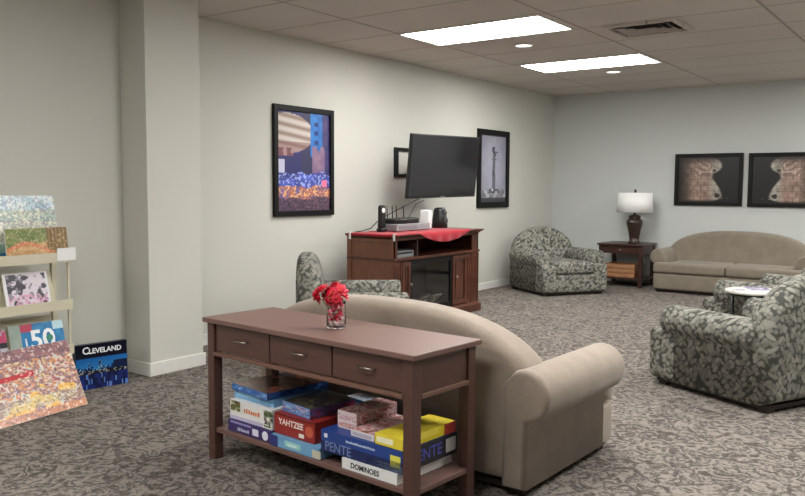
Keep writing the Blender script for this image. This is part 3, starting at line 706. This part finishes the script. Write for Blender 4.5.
# ------------------------------------------------------------------ framed pictures
def frame(name, label, cat, loc, rz, w_, h_, bw, dep, fn, nx, ny, group, mat_w=0, matcol=None):
    """picture facing local -Y, origin at bottom left back on the wall"""
    t = root(name, label, cat, loc, rz, group)
    f = MB(); f.box(0, bw, -dep, 0, 0, h_, M_frame).box(w_-bw, w_, -dep, 0, 0, h_, M_frame).box(bw, w_-bw, -dep, 0, 0, bw, M_frame).box(bw, w_-bw, -dep, 0, h_-bw, h_, M_frame)
    f.build('picture_frame', t, bevel=.003)
    p = MB().box(bw, w_-bw, -.012, -.002, bw, h_-bw, M_frame); p.grid(bw, w_-bw, bw, h_-bw, -.014, nx, ny, fn, M_print)
    p.build('picture', t, recalc=False); return t
def city(u, v):
    c = mixc((34, 34, 92), (52, 46, 110), v)
    n = vnoise(u*14, v*20, 1); n2 = spk(u, v, 40, 60, 2)
    # shadowed diagonal building
    if v > .35 and u > .45 and u < .7: c = mixc(c, (46, 44, 78), .8)
    # round lit chandelier-like dome, top left
    dx, dy = (u-.18)/.5, (v-.78)/.2
    if dx*dx+dy*dy < 1:
        c = mixc((206, 196, 190), (146, 122, 112), abs(math.sin(v*34+u*3))**3)
        if v < .7: c = mixc(c, (128, 84, 84), .5)
    if .02 < u < .3 and .55 < v < .63: c = (120, 74, 84) if n > .4 else (170, 130, 130)
    if .62 < u < .86 and v > .55: c = mixc((24, 90, 170), (40, 130, 210), n)
    if .7 < u < .78 and .6 < v < .95 and int(v*22) % 2: c = (20, 50, 120)
    if u > .86: c = mixc((40, 44, 100), (80, 60, 110), n)
    if .66 < u < .9 and .3 < v < .66 and u > .6+.3*(v-.3)*0: c = mixc((118, 92, 130), (150, 120, 140), n) if v < .5+.3*n else c
    k = vnoise(u*7, v*9, 3); f2 = vnoise(u*44, v*60, 4)
    if v < .34+.08*k:
        c = mixc((30, 34, 96), (80, 100, 206), .2+.9*n)
        if f2 > .66: c = mixc(c, (176, 190, 240), .8)
    if v < .20+.07*k:
        c = mixc(c, (196, 110, 76), .25+.7*vnoise(u*11, v*16, 5))
        if f2 > .68: c = (238, 180, 120)
    if v < .11+.04*k: c = mixc((46, 36, 64), (124, 92, 104), n2*.6+.4*f2)
    if .0 < u < .13 and .38 < v < .52: c = (200, 200, 225)
    if .84 < u < .95 and .24 < v < .31: c = (240, 120, 150)
    return c
frame('framed_picture', 'tall black framed city night scene in blue and purple on the left wall', 'picture', (XL, 6.165, 1.097), 0, 0.85, 1.06, .052, .035, city, 90, 112, 'framed pictures').rotation_euler = (0, 0, PI/2)
def place_left(o, y0): o.location = (XL, y0, 1.097); o.rotation_euler = (0, 0, PI/2)
place_left([k for k in bpy.data.objects if k.name == 'framed_picture'][0], 5.318)
def monument(u, v):
    n = vnoise(u*9, v*14, 31)
    vg = 1-min(1, ((u-.5)**2*1.6+(v-.5)**2*.9))
    c = mixc((92, 92, 104), (168, 168, 184), vg+.15*(n-.5))
    if v < .2: c = mixc((196, 198, 208), (84, 84, 92), vnoise(u*16, v*20, 32))
    w_ = .035+.05*max(0, (.5-v))**1.1+(.035 if .63 < v < .66 else 0)
    if .16 < v < .7 and abs(u-.52) < w_+.02: c = mixc((66, 68, 78), (112, 114, 126), n)
    if .12 < v < .2 and abs(u-.52) < .18: c = (80, 82, 92) if hsh(int(u*20), int(v*30)) > .4 else (220, 220, 226)
    if .7 <= v < .83 and abs(u-.53-.04*math.sin(v*30)) < .045: c = (62, 62, 74)
    if .74 < v < .77 and abs(u-.6) < .07: c = (70, 70, 82)
    if v < .07: c = (58, 58, 64)
    return c
o = frame('framed_picture', 'tall black framed grey picture of a monument column behind the television', 'picture', (XL, 9.07, 1.115), PI/2, .85, 1.05, .075, .035, monument, 70, 90, 'framed pictures')
def beast(mir):
    def fn(u, v):
        if mir: u = 1-u
        c = (26, 24, 25); n = vnoise(u*13, v*10, 41+mir); n2 = hsh(int(u*40), int(v*30), 42)
        # outline of the carved head facing right: crest bump, brow, nose, jaw
        pts = [(0, .48), (.08, .52), (.2, .58), (.32, .62), (.42, .70), (.55, .73), (.68, .80), (.80, .90), (.90, .88), (1, .70)]
        edge = None
        vv = 1-v
        prof = [(0, .55), (.06, .68), (.12, .73), (.22, .745), (.30, .70), (.37, .60), (.46, .585), (.56, .64), (.68, .70), (.78, .735), (.86, .75), (.92, .72), (.97, .62), (1, .5)]
        for (a, b), (a2, b2) in zip(prof, prof[1:]):
            if a <= vv <= a2: edge = b+(b2-b)*(vv-a)/(a2-a)
        m_ = .5*vnoise(u*26, v*20, 43)+.5*vnoise(u*50, v*40, 44)
        if u < edge:
            c = mixc((98, 78, 70), (190, 164, 150), .15+.5*n+.4*m_)
            if u > .5: c = mixc(c, mixc((96, 92, 86), (206, 200, 188), .1+.4*n+.6*m_), min(1, (u-.5)*9))     # carved stone face
            d_ = math.hypot(u-.42, (vv-.16)*.8)
            if .10 < vv < .42 and .28 < u < .56: c = mixc(c, (232, 214, 200) if math.sin(d_*60+9*vnoise(u*14, v*11, 45)) > 0 else (104, 84, 76), .38)   # curls
            if int(vv*8) != int((vv+.016)*8) or (int(u*9+.5*(int(vv*8) % 2)) != int((u+.012)*9+.5*(int(vv*8) % 2)) and u < .5): c = mixc(c, (70, 56, 50), .35)
            if math.hypot(u-(edge-.09), (vv-.85)*.9) < .045: c = (44, 40, 38)
            if math.hypot(u-.60, (vv-.30)*.9) < .03: c = mixc(c, (50, 46, 44), .8)
            c = mixc((30, 26, 26), c, min(1, u/.28)*min(1, vv/.18+.15)*min(1, (1-vv)/.06))
            c = mixc((40, 37, 36), c, min(1, (edge-u)/.035))
        if .72 < u < .84 and .90 < vv < .92 and n2 > .4 : c = (110, 108, 106)
        return c
    return fn
frame('framed_picture', 'black framed picture of a carved stone head facing right, left one above the far loveseat', 'picture', (-3.487, YB, 1.15), 0, .909, .722, .05, .035, beast(0), 110, 88, 'framed pictures')
frame('framed_picture', 'black framed picture of a carved stone head facing left, right one above the far loveseat', 'picture', (-2.507, YB, 1.143), 0, .909, .722, .05, .035, beast(1), 110, 88, 'framed pictures')

# ------------------------------------------------------------------ end table with lamp
t = root('end_table', 'dark brown end table with a drawer and low shelf in the far corner', 'table', (-4.37, 10.76, 0))
W, D, HT = .67, .60, .608
MB().box(0, W, 0, D, HT-.028, HT, M_espresso).build('tabletop', t, bevel=.006)
for x in (.02, W-.075):
    for y in (.02, D-.075): MB().box(x, x+.055, y, y+.055, 0, HT-.028, M_espresso).build('leg', t, bevel=.003)
a = MB().box(.075, W-.075, D-.05, D-.03, .46, HT-.028, M_espresso).box(.03, .05, .075, D-.075, .46, HT-.028, M_espresso).box(W-.05, W-.03, .075, D-.075, .46, HT-.028, M_espresso)
a.build('apron', t)
d = MB().box(.079, W-.079, .028, .048, .468, HT-.032, M_espresso).build('drawer', t, bevel=.003)
k = MB().lathe([(.006, 0), (.006, .012), (.014, .018), (.012, .026)], M_nickel, n=14); k.map(lambda p: (W/2+p.x, .028-p.z, .52+p.y)); k.build('drawer_knob', d)
MB().box(.03, W-.03, .03, D-.03, .105, .13, M_espresso).build('lower_shelf', t, bevel=.003)
t = root('slatted_crate', 'light wooden slatted crate on the low shelf of the corner end table', 'crate', (-4.27, 10.83, .131))
cw, cdp, ch = .43, .33, .19
for k in range(3):
    z = .004+k*.064
    MB().box(0, cw, 0, .012, z, z+.052, M_crate).build('slat', t); MB().box(0, cw, cdp-.012, cdp, z, z+.052, M_crate).build('slat', t)
    MB().box(0, .012, .012, cdp-.012, z, z+.052, M_crate).build('slat', t); MB().box(cw-.012, cw, .012, cdp-.012, z, z+.052, M_crate).build('slat', t)
MB().box(.012, cw-.012, .012, cdp-.012, 0, .01, M_crate).box(.012, .03, .012, .03, .01, ch, M_crate).box(cw-.03, cw-.012, .012, .03, .01, ch, M_crate).box(.012, .03, cdp-.03, cdp-.012, .01, ch, M_crate).box(cw-.03, cw-.012, cdp-.03, cdp-.012, .01, ch, M_crate).build('crate_frame', t)
t = root('table_lamp', 'dark brown urn shaped lamp with white drum shade on the corner end table', 'lamp', (-3.93, 11.04, .609))
MB().lathe([(.07, 0), (.085, .004), (.085, .02), (.066, .03), (.072, .09), (.088, .18), (.112, .27), (.116, .30), (.112, .32), (.085, .345), (.08, .365), (.088, .38), (.06, .40), (.03, .41), (.012, .43), (.012, .455)], M_lampbase, n=32).build('lamp_base', t)
MB().lathe([(.008, .455), (.008, .70), (.012, .71)], M_nickel, n=12).build('stem', t)
MB().lathe([(.248, .44), (.252, .44), (.238, .715), (.234, .715), (.248, .44)], M_shade, n=48, close=False).build('lamp_shade', t)
sp_ = MB()
for k in range(3):
    a_ = 2*PI*k/3; sp_.tube([(0, 0, .70), (.235*math.cos(a_), .235*math.sin(a_), .705)], .003, M_nickel, 6)
sp_.build('shade_spider', t)
MB().lathe([(.006, .705), (.016, .73), (.018, .745), (.008, .765)], M_lampbase, n=14).build('finial', t)
k = MB().box(-.022, .022, -.003, .0, -.008, .008, M_silver); k.map(lambda p: (p.x, p.y-.113, p.z+.31)); k.build('base_badge', t)

# ------------------------------------------------------------------ round side table between armchairs
t = root('round_side_table', 'small round white topped table with thin black legs between the right armchairs', 'table', (-1.46, 6.93, 0))
MB().lathe([(.20, .525), (.212, .53), (.212, .548), (.205, .552)], M_coated, n=44).build('tabletop', t)
for a_ in (2.75, 4.85, .65):
    c_, s_ = math.cos(a_), math.sin(a_)
    MB().tube([(.185*c_, .185*s_, 0), (.185*c_, .185*s_, .525)], .014, M_black, 12).build('leg', t)
rg = MB(); rg.tube([(.185*math.cos(2*PI*i/40), .185*math.sin(2*PI*i/40), .515) for i in range(41)], .009, M_black, 8); rg.build('support_ring', t)
def sheet(name, label, x, y, z, w_, h_, a_, fn, th=.004):
    m_ = MB().box(-w_/2, w_/2, -h_/2, h_/2, 0, th, M_paper); k0 = len(m_.v); m_.grid(-w_/2, w_/2, -h_/2, h_/2, 0, 12, 14, fn, M_printm)
    m_.map(lambda p: (p.x, p.z, th+.0004), k0); o = m_.build(name, recalc=False); o.location = (x, y, z); o.rotation_euler = (0, 0, a_); return o
tag(sheet('magazine', 'purple and white magazine lying on the round side table', -1.43, 6.99, .553, .17, .22, .5, speckle([(90, 70, 130), (150, 140, 180), (225, 222, 230), (120, 100, 150)], 3, 3, 51)), 'magazine', 'magazine') if False else None
o = sheet('magazine', 'magazine', -1.43, 6.99, .553, .17, .22, .5, speckle([(90, 70, 130), (150, 140, 180), (225, 222, 230), (120, 100, 150)], 3, 3, 51)); tag(o, 'purple and white magazine lying on the round side table', 'magazine')
o = sheet('paper_leaflet', 'leaflet', -1.54, 6.83, .553, .10, .15, .1, speckle([(225, 225, 225), (235, 235, 235), (190, 186, 200)], 3, 3, 52), .002); tag(o, 'white paper leaflet beside the magazine on the round side table', 'leaflet')

# ------------------------------------------------------------------ display rack with puzzles
t = root('display_rack', 'cream metal tiered display rack by the left wall at the left edge', 'rack', (-.05, .03, 0))
RY0, RY1 = 1.95, 2.80
for k, z in enumerate((.30, .59, .895)):
    lp = MB(); lp.box(-4.625, -4.615, RY0, RY1, z, z+.062, M_cream).box(-4.72, -4.625, RY0, RY1, z, z+.008, M_cream)
    V = [(-4.72, z+.008), (-4.712, z+.008), (-4.775, z+.245), (-4.783, z+.245)]
    VV = [(x, RY0, zz) for x, zz in V]+[(x, RY1-.06, zz) for x, zz in V]
    lp.add(VV, [(0,1,2,3), (4,7,6,5), (0,4,5,1), (1,5,6,2), (2,6,7,3), (3,7,4,0)], M_cream)
    lp.build('display_shelf', t)
for y in (RY0, RY1-.03):
    u_ = MB(); u_.box(-4.83, -4.80, y, y+.03, 0, 1.14, M_cream); u_.box(-4.80, -4.72, y+.01, y+.02, .30, .33, M_cream).box(-4.80, -4.72, y+.01, y+.02, .59, .62, M_cream).box(-4.80, -4.72, y+.01, y+.02, .895, .925, M_cream)
    u_.box(-4.90, -4.62, y, y+.03, 0, .03, M_cream); u_.build('upright', t)
MB().box(-4.655, -4.645, RY1-.018, RY1-.0, .03, .30, M_cream).box(-4.66, -4.645, RY1-.012, RY1, .362, .59, M_cream).box(-4.66, -4.645, RY1-.012, RY1, .652, .895, M_cream).build('side_strip', t)
MB().box(-4.614, -4.611, 2.70, 2.825, .905, .985, M_paper).build('paper_tag', t)
def board(name, label, cat, w_, h_, th, fn, nx, ny, loc, rz, tilt, decos=None, edge=(210, 206, 196), group=None):
    """upright printed panel facing local -Y, leaning back by tilt; origin bottom-left-front"""
    m_ = MB().box(0, w_, 0, th, 0, h_, col(*edge)); m_.grid(.001, w_-.001, .001, h_-.001, -.0006, nx, ny, fn, M_printm)
    if decos: decos(m_)
    o = m_.build(name, recalc=False); o.location = loc; o.rotation_euler = (-tilt, 0, rz); tag(o, label, cat, group); return o
def mapart(u, v):
    n = vnoise(u*22, v*12, 61); n2 = spk(u, v, 80, 44, 62)
    c = mixc((176, 182, 166), (214, 208, 196), n)
    if v > .78: c = mixc((150, 186, 204), (226, 236, 240), n)
    elif v > .6: c = mixc((140, 168, 166), (210, 214, 190), n)
    if n2 > .75: c = mixc(c, (130, 110, 140), .45)
    elif n2 > .6: c = mixc(c, (90, 140, 120), .4)
    elif n2 < .12: c = mixc(c, (240, 236, 220), .7)
    if v < .28: c = mixc(c, (96, 150, 130), .45+.3*n)
    if v < .16: c = mixc((60, 110, 150), (90, 150, 110), n)
    return c
def canyon(u, v):
    n = vnoise(u*9+v*6, v*10, 63); n2 = spk(u, v, 50, 26, 64)
    c = mixc((176, 132, 88), (214, 176, 128), n)
    if v > .55+.25*(u-.5): c = mixc((96, 120, 70), (150, 150, 96), n)
    if u > .65 and v > .3: c = mixc((168, 126, 84), (110, 96, 62), abs(math.sin(u*50)))
    if abs(v-.35-.2*math.sin(u*5)) < .06: c = (206, 132, 96)
    if v < .1: c = mixc((84, 70, 50), (150, 110, 76), n2)
    if (u-.82)**2+(v-.14)**2*.4 < .004: c = (40, 36, 36)
    if n2 > .85: c = mixc(c, (236, 214, 176), .5)
    return c
def bwpink(u, v):
    if u < .06 or u > .95 or v < .04 or v > .95: return (222, 222, 226)
    n = vnoise(u*9, v*8, 65); n2 = spk(u, v, 18, 17, 66)
    c = (214, 204, 214) if n > .5 else (58, 54, 66)
    if v < .45 and n2 > .4: c = (214, 160, 186)
    if n2 > .86: c = (140, 132, 150)
    return c
def fifty(u, v):
    n = vnoise(u*9, v*6, 67)
    if u < .2: return mixc((140, 158, 148), (176, 184, 176), n)
    c = mixc((32, 110, 170), (60, 150, 200), n)
    if v > .78 and u < .5: c = (190, 70, 96) if u < .42 else c
    if v > .75 and u > .8: c = (190, 225, 235)
    if v < .12: c = (30, 80, 130)
    return c
def pinkdark(u, v):
    n = hsh(int(u*12), int(v*14), 68); return (190, 70, 110) if v > .6 and n > .3 else ((40, 38, 50) if n > .4 else (180, 175, 185))
def village(u, v):
    n = vnoise(u*15, v*12, 71); n2 = spk(u, v, 80, 46, 72); n3 = vnoise(u*34, v*26, 73)
    pal = [(224, 196, 150), (180, 132, 120), (150, 120, 130), (214, 150, 110), (206, 206, 196), (176, 100, 96)]
    c = pal[int(n3*.999*6)]
    if v > .7 and u < .45: c = mixc((176, 190, 204), (224, 226, 230), n)
    if v > .82 and u > .3: c = mixc((122, 96, 106), (170, 120, 120), n3)
    if (u-.35)**2+(v-.83)**2*.6 < .007: c = (214, 80, 130)
    if abs(v-.62-.1*(u-.6)) < .035 and .45 < u < .7: c = (196, 44, 52)
    if abs(v-.42) < .05 and .1 < u < .3: c = (130, 170, 190)
    if v < .45 and u > .4 and n > .5: c = (232, 180, 90)
    if .14 < v < .3: c = mixc(c, (206, 198, 150) if n > .4 else (150, 140, 120), .55)
    if v < .1: c = mixc((214, 150, 110), (180, 120, 100), n)
    if n2 > .9: c = mixc(c, (240, 232, 220), .6)
    elif n2 < .08: c = mixc(c, (90, 76, 80), .5)
    return c
RZ = PI/2
board('puzzle_board', 'large pale map-like assembled puzzle on the top tier of the rack, behind the brown one', 'puzzle', .80, .42, .006, mapart, 180, 88, (-4.735, 2.005, .905), RZ, .22)
board('puzzle_board', 'small brown and green landscape puzzle at the front of the top tier of the rack', 'puzzle', .40, .215, .012, canyon, 110, 52, (-4.680, 2.425, .905), RZ, .15)
board('picture_book', 'booklet with grey and pink picture on the middle tier of the rack', 'booklet', .285, .25, .008, bwpink, 60, 50, (-4.690, 2.42, .60), RZ, .26)
def f50(m_):
    m_.text('50', .165, col(240, 244, 246), lambda c: (.205+c.x, -.0012-c.z, .105+c.y), bold=.004)
    m_.text('i', .07, col(225, 235, 245), lambda c: (.098+c.x, -.0012-c.z, .10+c.y), bold=.002)
    k0 = len(m_.v); m_.lathe([(.022, 0), (.022, .0025)], col(40, 130, 110), (0, 0, 0), 24, False); m_.map(lambda p: (.250+p.x, -p.z-.0014, .112+p.y), k0)
board('picture_book', 'blue booklet with a big white 50 on the low tier of the rack', 'booklet', .352, .215, .01, fifty, 70, 44, (-4.690, 2.445, .31), RZ, .26, f50)
board('picture_book', 'pink and black booklet left of the blue one on the low tier of the rack', 'booklet', .26, .20, .008, pinkdark, 22, 18, (-4.690, 2.165, .31), RZ, .26)
board('puzzle_board', 'big colourful village puzzle in clear wrap leaning on the rack from the floor', 'puzzle', .98, .435, .008, village, 200, 90, (-4.355, 1.83, .004), RZ+.13, .44)
def clev(u, v):
    if v > .70: return (16, 18, 34)
    if v > .40:
        c = mixc((46, 134, 200), (30, 96, 168), (v-.4)/.3)
        hgt = .42+.10*hsh(int(u*22), 1, 80)+(.14 if abs(u-.24) < .02 else 0)+(.13 if abs(u-.46) < .03 else 0)
        if v < hgt: c = (120, 170, 210) if hsh(int(u*50), int(v*50), 81) > .7 and (u < .6) else (22, 40, 80)
        if u > .72 and v < .58: c = (16, 30, 66)
        return c
    if v > .33: return (170, 170, 160) if hsh(int(u*44), int(v*44), 82) > .8 else (18, 22, 34)
    n = vnoise(u*16, v*6, 83); c = mixc((14, 20, 50), (30, 50, 130), n)
    if hsh(int(u*40), int(v*9), 84) > .86: c = (90, 130, 200)
    return c
def ctext(m_): m_.text('Cleveland', .066, col(238, 240, 244), lambda c: (.185+c.x, -.0012-c.z, .262+c.y), bold=.0012)
def caps(m_):
    m_.text('C', .066, col(238, 240, 244), lambda c: (.070+c.x, -.0012-c.z, .262+c.y), bold=.0016)
    m_.text('LEVELAND', .048, col(238, 240, 244), lambda c: (.205+c.x, -.0012-c.z, .257+c.y), bold=.0014)
board('puzzle_box', 'dark blue puzzle box with a night skyline standing on the carpet beside the wall column', 'puzzle', .36, .305, .05, clev, 90, 72, (-4.822, 2.935, .001), RZ-.17, .04, caps, edge=(20, 24, 48))
